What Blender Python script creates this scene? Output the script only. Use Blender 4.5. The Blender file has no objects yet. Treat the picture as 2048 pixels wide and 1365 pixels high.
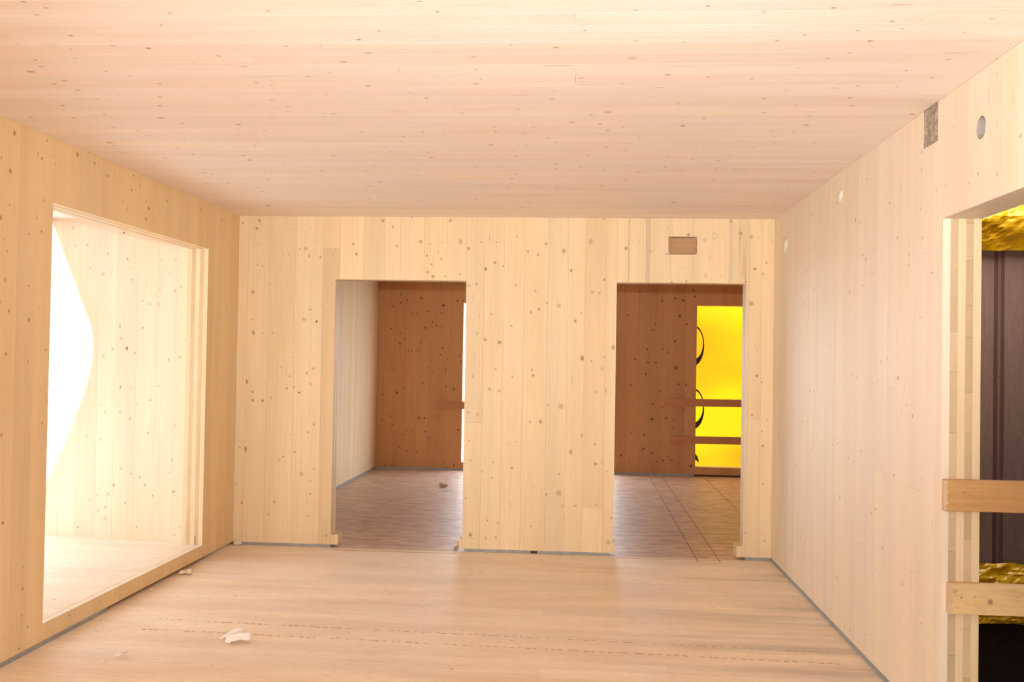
# A room of cross-laminated spruce panels, built piece by piece
SKY, FLASH, EXPO = 6.7, 790, 0.18
REAR_OPENING = (-2.6, 1.35, 0.06, 2.5)  # opening in the unseen rear wall, widened to add daylight
import bpy, math, random
from mathutils import Vector, noise
from mathutils.geometry import delaunay_2d_cdt

scene = bpy.context.scene
COL = scene.collection

# ------------------------------------------------------------------ camera, world, lights, exposure
F_PX = 1920.2792
cam_data = bpy.data.cameras.new('camera')
cam_data.sensor_fit = 'HORIZONTAL'
cam_data.sensor_width = 36.0
cam_data.lens = 36.0 * F_PX / 2048.0
cam_data.clip_start = 0.05
cam = bpy.data.objects.new('camera', cam_data)
COL.objects.link(cam)
yaw, pitch, roll = -0.0714, 0.0176, 0.0164
fwd = Vector((math.sin(yaw) * math.cos(pitch), math.cos(yaw) * math.cos(pitch), math.sin(pitch)))
right0 = Vector((math.cos(yaw), -math.sin(yaw), 0))
up0 = right0.cross(fwd)
right = math.cos(roll) * right0 + math.sin(roll) * up0
up = -math.sin(roll) * right0 + math.cos(roll) * up0
from mathutils import Matrix
m = Matrix((right, up, -fwd)).transposed().to_4x4()
m.translation = Vector((0, 0, 1.5069))
cam.matrix_world = m
scene.camera = cam

world = bpy.data.worlds.new('overcast_sky')
scene.world = world
world.use_nodes = True
bg = world.node_tree.nodes['Background']
bg.inputs[0].default_value = (0.90, 0.95, 1.0, 1)
bg.inputs[1].default_value = SKY

def light(name, kind, loc, energy, color, aim=None, **kw):
    d = bpy.data.lights.new(name, kind)
    d.energy = energy
    d.color = color
    for k, v in kw.items():
        setattr(d, k, v)
    o = bpy.data.objects.new(name, d)
    o.location = loc
    if aim is not None:
        o.rotation_euler = (Vector(aim) - Vector(loc)).to_track_quat('-Z', 'Y').to_euler()
    COL.objects.link(o)
    return o

# the photographer's flash, sixteen centimetres above the lens, aimed with the camera
light('camera_flash', 'SPOT', (0.0, 0.0, 1.68), FLASH, (1.0, 0.96, 0.93), aim=(-0.1, 7.4, 4.8),
      spot_size=math.radians(86), spot_blend=1.0, shadow_soft_size=0.02)

vs_ = scene.view_settings
vs_.view_transform = 'Standard'
vs_.look = 'None'
vs_.exposure = EXPO
vs_.gamma = 1.0
vs_.use_curve_mapping = False
scene.cycles.use_denoising = True
scene.cycles.max_bounces = 10
scene.cycles.diffuse_bounces = 7
scene.cycles.transmission_bounces = 6
scene.cycles.sample_clamp_indirect = 8.0
scene.cycles.caustics_reflective = False
scene.cycles.caustics_refractive = False
KN = {
    'back': '-2552,2561,10,10 -2572,2499,10,10 -2686,2543,6,10 -2560,2379,4,10 -2330,2543,3,10 -2276,2497,4,10 -2134,2505,4,10 -2063,2545,3,10 -2081,2409,4,10 -2175,2343,14,6 -2221,2340,5,10 -2311,2294,4,12 -2145,2286,8,10 -2056,2275,7,10 -1935,2337,3,10 -2559,2210,5,10 -2517,2203,5,10 -2429,2349,4,7 -2457,2056,6,8 -2592,1996,11,10 -2716,1966,5,6 -1956,2074,5,10 -2128,1863,8,8 -2176,1784,13,6 -2074,1768,9,13 -2043,1891,4,10 -2123,2021,3,10 -2046,2021,3,10 -2590,1776,5,10 -2583,1675,12,10 -2505,1670,6,7 -2430,1671,8,6 -2300,1628,3,10 -2067,1649,3,10 -2270,1484,4,10 -2351,1401,5,10 -2670,1477,4,7 -2092,1396,10,7 -2147,1361,8,7 -2284,1333,5,10 -2134,1442,3,10 -2281,1913,3,10 -2669,1674,3,10 -2628,1283,14,10 -2579,1205,8,10 -2576,1139,10,10 -2497,1136,10,10 -2429,1161,8,5 -2482,1282,4,10 -2304,1238,8,10 -2247,1248,7,8 -2203,1207,6,15 -2115,1274,8,6 -2118,1077,4,10 -2080,958,10,6 -2126,896,7,8 -2267,873,4,10 -2002,986,4,10 -2630,753,17,10 -2671,764,6,10 -2320,699,6,12 -2231,740,8,8 -2356,674,8,5 -2429,894,4,7 -2073,610,8,6 -2172,568,15,6 -2101,512,7,6 -2176,658,4,10 -2099,412,8,7 -2646,330,12,7 -2386,342,11,6 -2430,243,8,6 -2112,243,5,10 -2698,476,5,10 -1966,89,7,10 -2466,350,4,10 -2287,571,3,10 -947,2408,15,7 -883,2354,10,10 -674,2246,10,10 -745,2196,10,13 -607,2219,5,15 -873,2065,11,6 -815,2075,10,6 -944,2153,6,10 -418,2336,10,7 -340,2311,10,7 -278,2396,10,8 -139,2341,15,8 68,2416,17,6 -81,2190,10,10 -512,2072,8,7 -354,2027,6,10 -266,1936,10,7 -173,1918,16,5 -325,1886,11,7 -387,1861,10,8 175,2123,9,10 85,2026,12,6 138,2018,10,6 -44,1800,10,10 -804,1692,11,5 -741,1645,10,10 -627,1626,13,10 -696,1845,6,10 -535,1755,6,10 249,1600,14,8 15,1513,17,10 85,1490,6,10 186,1524,11,5 170,1435,11,5 121,1254,11,6 194,1266,14,6 -373,1415,7,10 -363,1374,9,10 -833,1356,10,6 -699,1262,9,10 -625,1250,12,6 -525,1361,6,10 -655,1417,6,10 -144,1138,19,6 -242,1145,6,10 -383,1015,10,6 -300,1018,12,10 -789,1064,13,5 -861,1079,9,6 -1,1862,5,10 -506,2448,5,10 -656,2525,4,10 -665,2406,5,10 -783,2406,5,10 22,917,12,8 -64,789,14,8 -516,653,9,8 -840,706,8,7 -665,694,5,10 120,852,7,10 128,702,11,10 187,718,17,4 -748,623,11,4 -668,574,9,6 -151,469,19,6 -247,458,7,10 -150,617,5,10 -342,517,4,10 -118,371,12,4 -22,377,10,7 134,385,5,10 -363,208,7,7 -619,226,8,6 -698,246,6,10 -830,129,12,11 -710,107,8,6 -631,118,9,6 234,102,14,6 254,290,6,10 -869,413,6,10 -850,858,5,10 -489,859,4,10 -543,838,4,10 214,648,5,10 337,2365,13,8 813,2475,10,10 527,2345,10,5 646,2326,9,6 936,2432,13,4 1130,2578,11,7 1206,2487,13,9 1283,2463,14,7 1402,2265,8,6 1380,2181,7,8 1249,2117,7,10 946,2162,13,4 768,2213,4,10 801,2116,7,10 691,2109,5,13 653,2524,4,10 1065,2165,4,13 1209,2184,4,10 165,2596,9,7 435,2417,4,10 1344,2455,4,10 1291,1951,16,8 1341,1400,10,10 1378,1352,6,10 1464,1615,4,10 1437,1828,4,10 1374,1725,4,10 1344,1589,4,10 1317,2215,7,16 1392,868,10,8 1384,981,5,10 1424,1065,4,10 1266,206,9,5 1415,149,5,10 1398,578,5,10 1309,1102,6,10 -1562,2567,10,10 -1485,2521,9,8 -1331,2595,6,10 -1030,2572,12,8 -1794,2382,8,10 -1767,2303,10,10 -1448,2369,11,7 -1260,2407,12,8 -1209,2295,6,10 -1095,2271,7,10 -1172,2227,7,10 -1199,2167,12,7 -1158,2133,12,8 -1062,2133,6,10 -1185,2386,5,10 -1446,2317,5,5 -1121,2328,4,10 -1092,2402,4,10',
    'far': '-2407,2329,9,10 -2325,2252,12,10 -2412,2222,10,10 -2131,2285,12,10 -1833,2192,15,14 -2512,2175,9,10 -2545,2177,6,10 -2258,2081,9,10 -2197,2071,9,10 -2042,2107,10,10 -1851,2092,9,10 -1974,1970,9,10 -2071,1892,12,10 -1919,1925,9,10 -1851,1913,9,10 -2529,1871,10,10 -2331,1872,7,10 -1732,1863,7,10 -2400,1817,7,10 -2057,1769,7,10 -2355,1732,9,10 -2409,1674,13,10 -2125,1695,9,10 -2298,1585,9,10 -2244,1574,7,10 -2176,1587,9,10 -1835,1620,10,10 -1757,1614,6,10 -1762,1479,9,10 -1854,1532,9,10 -1982,1438,7,10 -2484,1328,10,10 -2015,1362,7,10 -1784,1335,9,10 -1870,1271,15,13 -1965,1297,7,10 -2220,1218,7,10 -2091,1154,9,10 -1780,1112,10,10 -1672,1077,12,10 -2333,1074,10,10 -2440,1016,16,10 -2628,987,10,10 -2258,858,7,10 -1643,2256,12,10 -1573,2260,9,10 -1605,1518,9,10 -1586,1449,10,10 -2636,652,9,10 -2515,702,9,10 -2491,583,11,10 -2134,686,14,10 -2058,684,11,10 -1882,712,9,10 -1609,538,11,10 -2300,515,8,10 -2222,525,6,10 -2048,507,9,10 -2335,455,9,10 -1990,421,9,10 -2395,298,9,10 -2280,241,9,10 -2165,236,11,10 -1882,289,6,10 -2573,51,9,10 -2487,53,11,10 -1791,111,8,10 -1654,67,14,10 -1791,463,6,10 -1765,502,6,10 1059,2293,12,10 1226,2322,12,10 1335,2298,15,10 1482,2348,12,10 1359,2216,10,10 614,2093,10,10 737,2079,8,10 1292,2092,17,10 1360,2089,13,10 1384,1984,12,10 971,1978,10,10 946,1903,10,10 1235,1759,15,10 1071,1653,12,10 1148,1615,10,10 875,1648,10,10 716,1516,10,10 886,1477,12,10 988,1478,12,10 1249,1410,23,10 599,1389,8,10 860,1320,12,10 663,1173,10,10 1288,1196,13,10 1383,1193,13,10 1048,1099,10,10 955,934,12,10 1484,1059,11,10 1464,2434,12,10 763,2413,10,10 1073,897,12,10 752,842,8,10 1358,866,10,10 949,733,15,12 1133,751,12,10 1223,726,10,10 1231,629,10,10 676,544,8,10 851,530,12,12 849,345,12,12 824,314,8,10 953,284,12,10 1165,252,8,10 1197,208,10,10 601,393,10,10 548,249,13,10 1094,192,13,10 1021,180,10,10 1460,132,20,10 1304,163,8,10 541,400,7,10 654,168,7,10',
    'left': '4391,2543,11,10 4365,2356,10,10 4593,2489,7,10 4628,2471,8,10 4966,2563,12,10 4292,2405,5,10 5078,2599,6,10 5150,2551,7,13 5297,2511,8,10 4748,2465,4,10 4729,2503,4,10 4807,2479,4,10 4670,2571,6,10 4842,2601,6,10 5617,2575,6,10 5594,2481,7,10 5705,2529,9,6 5486,2394,5,10 5789,2444,7,10 5546,2359,8,7 5829,2408,11,10 5792,2336,10,10 6092,2496,8,10 4656,2264,6,7 4365,2195,5,7 4596,2165,5,10 4300,2124,9,10 4640,2105,6,10 4531,2077,5,10 4332,2025,4,10 4357,1973,6,7 6653,2530,7,10 6821,2571,5,10 7058,2514,7,10 6599,2493,6,10 6855,1903,8,8 4346,1836,10,6 4542,1824,5,10 4382,1691,7,10 4548,1654,9,10 4314,1729,5,7 4637,1715,4,10 6893,1726,5,10 7201,1875,7,10 7270,1893,7,10 7031,1765,6,10 4366,1487,9,8 4549,1450,5,10 4688,1137,7,8 4667,1307,4,10 4354,1213,3,10 4706,1508,5,10 4376,686,8,10 4348,1103,9,8 4552,440,4,10 4553,334,7,8 4551,203,6,10 4605,134,6,12 4535,45,6,10 4466,160,4,6 4691,51,3,10 6996,852,6,10 7202,301,7,10 7146,299,6,10 6865,286,5,10 6979,323,5,10 7118,464,4,10 7277,545,6,10 4997,87,6,10 5332,76,5,10 5505,78,4,10 6837,39,7,10',
    'bay': '994,2439,11,5 972,2306,10,5 700,2242,8,7 735,2089,11,6 664,2105,8,5 538,2202,7,10 867,2308,6,10 573,2401,7,13 145,1963,11,7 103,1998,8,7 407,1890,7,7 354,1866,10,5 280,1864,10,5 273,1976,7,5 516,2132,4,10 498,2045,5,10 382,1993,4,10 192,2093,5,10 151,2200,5,10 103,2172,4,10 265,2190,4,10 589,1696,7,10 576,1604,10,6 528,1531,11,13 460,1496,10,7 644,1523,11,5 720,1470,10,6 402,1687,7,10 191,1451,8,10 101,1473,8,7 809,1359,7,5 572,1239,8,10 488,1227,5,10 330,1147,5,13 438,1115,7,7 571,1051,7,7 693,1047,8,5 490,1005,7,10 729,1102,7,5 265,1253,5,10 132,962,8,6 841,2134,7,6 65,1593,4,10 837,871,8,5 723,844,10,5 342,902,8,8 468,593,11,5 401,572,7,8 609,504,8,12 358,513,7,11 553,630,6,10 144,707,7,10 168,613,4,10 291,437,8,10 128,474,8,10 653,436,12,5 741,423,8,5 674,335,10,6 729,310,11,5 672,253,12,5 802,390,7,5 892,178,7,10 418,199,6,10 73,216,5,10 111,153,5,10 1162,460,8,5 513,374,6,10',
    'right': '7369,2500,11,7 6225,2450,7,10 5703,2562,5,10 5267,2277,9,10 5192,2256,10,6 4700,2279,6,11 4575,2096,7,10 5132,2075,7,10 5073,2047,7,10 4932,2076,8,5 4964,1964,8,6 4415,1997,7,6 4416,1952,5,10 4135,1893,5,12 4074,1858,4,10 6309,2143,8,5 6398,2104,8,10 6156,1974,9,6 6419,1897,10,6 5679,2144,5,10 5683,2241,5,10 5366,1899,8,10 5216,1894,6,10 5295,1906,4,10 5111,1913,5,10 4634,1956,3,10 4697,1807,3,10 4876,1820,4,10 5036,2536,4,10 5055,2461,5,10 4266,2429,5,10 4264,2351,5,10 4271,2186,5,8 4094,2236,5,10 5565,2362,4,10 5496,2346,4,10 4270,1712,5,10 5751,1609,5,12 4808,1518,5,10 4710,1533,8,5 5537,1423,6,8 5303,1442,6,8 5214,1436,6,8 4551,1443,8,11 4946,1411,6,7 4743,1421,4,7 4849,1425,5,6 6252,1330,9,10 6141,1325,8,10 6398,1331,6,10 6486,1336,5,10 6335,1291,5,10 7277,1580,8,6 7279,1269,10,6 4560,1863,3,10 6836,1987,5,10 6154,2246,5,10 4254,2055,5,10 4219,1984,3,10 4182,1980,3,10 4355,1279,8,9 4429,1324,5,10 4501,1296,4,10 4907,1292,4,10 5439,1136,6,6 5123,1053,7,10 5353,991,9,5 5254,981,6,10 4600,990,6,10 5521,757,11,6 4874,788,6,10 4940,760,5,10 6476,353,6,10 6355,359,6,10 6223,406,5,10 5287,555,5,10 5172,566,6,10 5106,575,6,10 4914,610,4,10 4754,622,6,10 5011,616,4,10 4470,513,6,10 4796,485,4,10 4346,598,7,4 4253,618,4,5 5566,292,11,5 5399,73,6,10 5302,76,6,10 5013,132,5,10 4905,117,5,10 4142,376,4,10 4229,404,4,10 4822,216,3,10 4512,120,4,10 4011,608,5,11 4368,1114,3,10 4245,1151,5,6 4242,1021,5,6 6618,808,6,10 6197,958,7,10 7220,975,9,10 5804,1030,4,10 5698,1032,5,10 5638,1066,5,10 5573,1053,5,10 6445,1122,6,10 6314,1126,6,10 6053,1077,5,10 6483,1004,4,10 3328,2281,7,8 3509,2189,7,7 3672,2220,6,7 3755,2200,5,7 3913,2451,6,5 3513,2546,4,6 3992,2233,4,10 3730,2243,5,4 3337,2454,2,10 3817,2426,2,10 3492,2318,2,10',
    'ceil': '-1760,2873,8,10 -1719,2931,7,6 -1785,2991,7,6 -1780,3193,7,10 -1568,3333,9,10 -1335,2984,7,6 -1009,2977,8,6 -1034,3062,3,10 -1297,3548,14,6 -1344,3423,8,10 -2065,3461,6,10 -2090,3545,9,10 -2169,3606,13,8 -2100,3729,10,7 -2170,3774,8,8 -2118,3865,9,8 -1858,3337,5,7 -1683,3301,9,5 -1796,3664,7,10 -1977,3938,4,13 -2107,4001,7,7 -1725,3778,8,6 -1812,3969,9,6 -1878,4115,7,10 -1968,4332,14,7 -2320,4111,8,10 -2389,4324,10,7 -2591,4313,10,7 -2208,4262,6,10 -1602,3549,5,7 -1579,3840,4,10 -1319,3765,7,6 -1271,3807,5,7 -988,3640,7,5 -1083,3686,8,6 -897,3503,11,6 -1644,4461,10,10 -935,3322,4,10 -1058,3321,5,10 -1085,3951,6,7 -1343,4028,7,7 -1287,3938,7,4 -1305,4138,9,4 -1134,4263,11,4 -2190,4690,8,10 -2198,4588,7,10 -2476,4844,14,7 -2485,4912,7,10 -2532,5103,9,7 -2343,5223,10,7 -2148,5132,8,10 -2024,5114,7,10 -1878,5280,10,13 -1719,4914,8,10 -1678,4842,6,7 -1872,5161,9,10 -1190,4309,4,10 -1340,4228,5,10 -1369,5163,7,10 -1544,5576,7,10 -1622,5475,6,10 -2526,5470,9,7 -2459,5598,9,7 -2287,5654,12,6 -1913,4437,11,5 -1559,4582,7,7 -2273,5999,9,10 -2418,6020,9,7 -1969,5876,9,10 -1992,6415,9,7 -2160,6312,9,10 -2308,6900,18,10 -2338,3963,4,10 -2355,3852,6,5 -2287,4521,6,10 -2086,4708,5,7 -2039,4765,5,10 -2165,4986,8,6 -2263,5702,9,6 -1606,4600,6,5 -1728,5422,7,10 -1731,4683,5,10 -1904,5617,7,7 -2095,5552,7,7 -1649,5748,7,6 -1729,6782,10,10 -2541,6442,12,6 -2025,3280,4,10 -1866,3098,3,6 -2084,3336,3,10 -1900,3443,4,10 -1863,3604,5,10 -1413,3096,5,10 -1692,3463,3,6 -1472,3503,4,6 -2288,3947,3,10 -511,2907,6,8 -468,2997,5,10 -579,2962,4,5 -692,3173,5,10 -781,3256,8,10 -781,3405,9,8 -403,3454,12,4 -102,3354,9,9 -2,3181,5,8 170,3478,16,4 171,3288,7,6 156,2999,5,8 316,3684,9,7 335,3305,5,7 150,3800,7,6 -12,3723,8,6 -259,3323,6,6 -295,3424,4,5 -706,3608,5,7 -410,3608,6,7 -431,3794,10,7 -875,3817,10,7 -720,3921,6,6 -666,4005,9,7 -406,3731,5,7 -137,4022,9,8 -126,3893,4,10 -289,4190,6,7 -555,4116,5,7 -546,4258,15,3 -55,4422,11,8 74,4455,7,10 105,4245,14,6 31,4286,9,6 459,4496,10,10 -424,4510,7,12 -239,4517,6,10 -425,4605,6,10 -650,4472,4,10 -495,4479,3,10 -893,4709,9,7 -924,4814,8,7 -828,5068,9,8 -833,5204,8,15 -140,4828,9,7 -180,4738,8,7 -143,4691,7,7 113,4582,10,8 183,4518,6,10 274,4735,6,10 -290,4634,5,10 -475,4891,12,5 -1025,5048,7,7 -366,5178,7,10 26,5145,9,7 462,5453,9,10 118,5525,8,7 -618,5450,9,7 -974,5554,7,7 453,5195,8,6 594,5251,6,10 398,4089,7,6 286,4008,4,10 -1274,5951,10,8 -1367,6091,10,8 -1410,6185,8,8 -151,5373,7,10 -154,5509,7,10 -401,5660,9,8 -435,5812,9,8 -394,5895,7,7 -167,6240,10,7 -380,6719,11,8 628,6682,14,9 -736,6606,11,7 -1146,6661,7,10 -838,6123,9,6 323,5614,12,6 575,5715,9,6 -1075,5297,6,6 -1198,5441,6,10 -1272,5593,6,10 -484,5448,6,10 -12,5468,7,10 240,5426,7,10 -295,5408,5,10 260,5856,8,10 -477,6165,8,10 -167,6128,8,10 -1379,6248,7,10 -1488,6612,10,7 119,6049,8,10 -436,6911,9,10 315,7013,7,10 -515,4034,4,5 -960,4514,5,5 -1086,4608,7,7 -779,4612,7,7 -691,4673,5,10 -901,4920,6,7 -1042,4949,7,7 -765,5001,5,6 -290,4899,5,10 -367,5049,6,7 116,4937,9,5 473,4897,8,5 357,4783,3,10 217,5026,6,10 -112,4958,4,10 374,2970,6,9 553,3020,6,8 760,2996,7,8 975,3118,7,7 1064,3108,4,6 1277,3102,7,5 1028,3188,4,11 891,3203,5,10 962,3309,9,8 730,3243,5,10 651,3297,7,10 1244,3234,5,7 405,3141,3,7 867,3497,9,5 928,3435,9,4 1296,3514,8,6 1193,3647,5,10 1319,3740,7,7 787,3609,4,10 473,3717,6,7 642,3744,7,6 1073,3847,7,7 991,3874,7,6 1226,3861,5,6 812,3910,4,10 1087,4019,8,8 742,4029,9,7 1132,4145,9,7 1383,4053,5,6 786,4257,10,5 994,4306,6,8 1019,4482,11,10 1172,4546,4,14 537,4355,7,8 925,4715,4,10 886,4603,7,5 944,4833,7,7 859,4949,7,10 1149,4853,8,6 991,4610,5,10 1429,4290,10,8 729,5275,8,10 871,5552,7,10 755,5538,7,10 1171,5310,8,6 1314,5563,5,10 1101,5702,6,10 1317,5716,6,10 1273,6070,7,10 897,4134,6,6 1437,3348,3,12 1460,3507,3,13 621,5010,5,10 776,5134,6,10 795,5526,5,10 1265,6336,7,6 924,6451,10,6 1162,6826,9,6 1334,6741,11,6 786,5834,7,10',
}
# ------------------------------------------------------------------ materials
def new_mat(name):
    mt = bpy.data.materials.new(name)
    mt.use_nodes = True
    nt = mt.node_tree
    return mt, nt, nt.nodes, nt.links, nt.nodes['Principled BSDF']

def mixc(nd, lk, fac, a, b, blend='MIX'):
    n = nd.new('ShaderNodeMix')
    n.data_type = 'RGBA'
    n.blend_type = blend
    n.clamp_factor = True
    for sock, val in ((n.inputs[0], fac), (n.inputs[6], a), (n.inputs[7], b)):
        if hasattr(val, 'links'):
            lk.new(val, sock)
        elif isinstance(val, (int, float)):
            sock.default_value = val
        else:
            sock.default_value = (*val, 1)
    return n.outputs[2]

def mth(nd, lk, op, a, b=0.0, clamp=False):
    n = nd.new('ShaderNodeMath')
    n.operation = op
    n.use_clamp = clamp
    for i, val in ((0, a), (1, b)):
        if hasattr(val, 'links'):
            lk.new(val, n.inputs[i])
        else:
            n.inputs[i].default_value = val
    return n.outputs[0]

def maprange(nd, lk, v, a, b, c, d):
    n = nd.new('ShaderNodeMapRange')
    n.clamp = True
    lk.new(v, n.inputs[0])
    for i, x in enumerate((a, b, c, d)):
        n.inputs[i + 1].default_value = x
    return n.outputs[0]

def noise_tex(nd, lk, vec, scale, detail=3.0, rough=0.5, dist=0.0):
    mp = nd.new('ShaderNodeMapping')
    mp.inputs['Scale'].default_value = scale
    lk.new(vec, mp.inputs[0])
    n = nd.new('ShaderNodeTexNoise')
    n.inputs['Scale'].default_value = 1.0
    n.inputs['Detail'].default_value = detail
    n.inputs['Roughness'].default_value = rough
    n.inputs['Distortion'].default_value = dist
    lk.new(mp.outputs[0], n.inputs['Vector'])
    return n.outputs['Fac']

def wood(name, grain, across, light_c=(0.80, 0.60, 0.40), late_c=(0.66, 0.43, 0.24), rough=0.55, ring=0.5,
         streak=0.5, knot_c=(0.33, 0.18, 0.08), dsc=(3.5, 0.9, 60.0, 14.0), bdist=0.0006, stain=0.0, dirt=0.0, dirt_c=(0.36, 0.29, 0.23), bump=0.12, spec=0.3, period=0.0085):
    """spruce: growth rings along `grain`, spaced across `across`; knots come from the mesh attribute"""
    mt, nt, nd, lk, bs = new_mat(name)
    tc = nd.new('ShaderNodeTexCoord')
    oi = nd.new('ShaderNodeObjectInfo')
    off = nd.new('ShaderNodeVectorMath'); off.operation = 'SCALE'
    off.inputs[0].default_value = (37.0, 53.0, 41.0)
    lk.new(oi.outputs['Random'], off.inputs['Scale'])
    add = nd.new('ShaderNodeVectorMath'); add.operation = 'ADD'
    lk.new(tc.outputs['Object'], add.inputs[0]); lk.new(off.outputs[0], add.inputs[1])
    v = add.outputs[0]
    gi = 'XYZ'.index(grain)
    def sc(a, g):
        s = [a, a, a]; s[gi] = g
        return s
    sep = nd.new('ShaderNodeSeparateXYZ'); lk.new(v, sep.inputs[0])
    u = sep.outputs['XYZ'.index(across)]
    wob = noise_tex(nd, lk, v, sc(7.0, 0.9), 2.0)
    knot = nd.new('ShaderNodeAttribute'); knot.attribute_name = 'knot'
    kf = knot.outputs['Fac']
    up_ = mth(nd, lk, 'ADD', u, mth(nd, lk, 'MULTIPLY', wob, 0.11))
    up_ = mth(nd, lk, 'ADD', up_, mth(nd, lk, 'MULTIPLY', kf, 0.004))
    s = mth(nd, lk, 'SINE', mth(nd, lk, 'MULTIPLY', up_, 2 * math.pi / period))
    s = maprange(nd, lk, s, -0.4, 1.0, 0.0, 1.0)
    s = mth(nd, lk, 'POWER', s, 2.0)
    msk = maprange(nd, lk, noise_tex(nd, lk, v, sc(6.0, 0.6), 2.0), 0.46, 0.66, 0.04, 1.0)
    ringf = mth(nd, lk, 'MULTIPLY', mth(nd, lk, 'MULTIPLY', s, msk), ring)
    stf = maprange(nd, lk, noise_tex(nd, lk, v, sc(95.0, 1.6), 4.0, 0.6), 0.38, 0.72, 0.0, streak)
    c = mixc(nd, lk, ringf, light_c, late_c)
    c = mixc(nd, lk, stf, c, late_c)
    big = maprange(nd, lk, noise_tex(nd, lk, v, sc(5.0, 0.5), 2.0), 0.35, 0.65, 0.95, 1.03)
    cv = nd.new('ShaderNodeCombineXYZ')
    for i in range(3):
        lk.new(big, cv.inputs[i])
    c = mixc(nd, lk, 1.0, c, cv.outputs[0], 'MULTIPLY')
    c = mixc(nd, lk, 1.0, c, oi.outputs['Color'], 'MULTIPLY')
    if dirt > 0:
        d1 = maprange(nd, lk, noise_tex(nd, lk, tc.outputs['Object'], sc(dsc[0], dsc[1]), 6.0, 0.65), 0.44, 0.70, 0.0, dirt)
        d2 = maprange(nd, lk, noise_tex(nd, lk, tc.outputs['Object'], sc(dsc[2], dsc[3]), 4.0, 0.65), 0.50, 0.70, 0.0, dirt * 0.9)
        c = mixc(nd, lk, d1, c, dirt_c)
        c = mixc(nd, lk, d2, c, dirt_c)
    if stain > 0:   # grey water stains soaked along the boards on the right side of the floor
        sx = nd.new('ShaderNodeSeparateXYZ'); lk.new(tc.outputs['Object'], sx.inputs[0])
        side = maprange(nd, lk, sx.outputs['X'], 0.1, 1.2, 0.0, stain)
        sn = maprange(nd, lk, noise_tex(nd, lk, tc.outputs['Object'], sc(4.2, 0.45), 5.0, 0.6), 0.50, 0.62, 0.0, 1.0)
        c = mixc(nd, lk, mth(nd, lk, 'MULTIPLY', side, sn), c, (0.44, 0.37, 0.28))
    kn = noise_tex(nd, lk, v, sc(160.0, 120.0), 2.0)
    kk = mth(nd, lk, 'ADD', kf, mth(nd, lk, 'MULTIPLY', mth(nd, lk, 'SUBTRACT', kn, 0.5), mth(nd, lk, 'MULTIPLY', kf, 0.5)))
    c = mixc(nd, lk, maprange(nd, lk, kk, 0.02, 1.0, 0.0, 0.88), c, knot_c)
    c = mixc(nd, lk, maprange(nd, lk, kk, 1.05, 1.5, 0.0, 0.9), c, (0.03, 0.018, 0.012))
    lk.new(c, bs.inputs['Base Color'])
    bs.inputs['Roughness'].default_value = rough
    bs.inputs['Specular IOR Level'].default_value = spec
    if bump:
        bp = nd.new('ShaderNodeBump')
        bp.inputs['Strength'].default_value = bump
        bp.inputs['Distance'].default_value = bdist
        lk.new(mth(nd, lk, 'ADD', stf, ringf), bp.inputs['Height'])
        lk.new(bp.outputs[0], bs.inputs['Normal'])
    return mt

def plain(name, c, rough=0.7, spec=0.3, var=0.12, scale=40.0, bump=0.0, tint=True):
    mt, nt, nd, lk, bs = new_mat(name)
    tc = nd.new('ShaderNodeTexCoord')
    n = noise_tex(nd, lk, tc.outputs['Object'], (scale, scale, scale), 4.0, 0.6)
    dark = tuple(x * (1 - var * 2) for x in c)
    col = mixc(nd, lk, maprange(nd, lk, n, 0.3, 0.7, 0.0, 1.0), dark, c)
    if tint:
        oi = nd.new('ShaderNodeObjectInfo')
        col = mixc(nd, lk, 1.0, col, oi.outputs['Color'], 'MULTIPLY')
    lk.new(col, bs.inputs['Base Color'])
    bs.inputs['Roughness'].default_value = rough
    bs.inputs['Specular IOR Level'].default_value = spec
    if bump:
        bp = nd.new('ShaderNodeBump'); bp.inputs['Strength'].default_value = bump
        bp.inputs['Distance'].default_value = 0.004
        lk.new(n, bp.inputs['Height']); lk.new(bp.outputs[0], bs.inputs['Normal'])
    return mt

def tarp_mat(name, diffuse, trans, mix=0.6):
    mt = bpy.data.materials.new(name); mt.use_nodes = True
    nt = mt.node_tree; nd = nt.nodes; lk = nt.links
    nd.clear()
    out = nd.new('ShaderNodeOutputMaterial')
    df = nd.new('ShaderNodeBsdfDiffuse'); tr = nd.new('ShaderNodeBsdfTranslucent')
    tc = nd.new('ShaderNodeTexCoord')
    n = noise_tex(nd, lk, tc.outputs['Object'], (0.8, 0.8, 1.3), 2.0, 0.4)
    f = maprange(nd, lk, n, 0.35, 0.65, 0.0, 1.0)
    lk.new(mixc(nd, lk, f, tuple(x * 0.88 for x in diffuse), diffuse), df.inputs[0])
    lk.new(mixc(nd, lk, f, (trans[0], trans[1] * (0.60 if trans[2] < 0.5 else 0.99), trans[2]), trans), tr.inputs[0])
    mx = nd.new('ShaderNodeMixShader'); mx.inputs[0].default_value = mix
    lk.new(df.outputs[0], mx.inputs[1]); lk.new(tr.outputs[0], mx.inputs[2]); lk.new(mx.outputs[0], out.inputs[0])
    return mt

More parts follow.
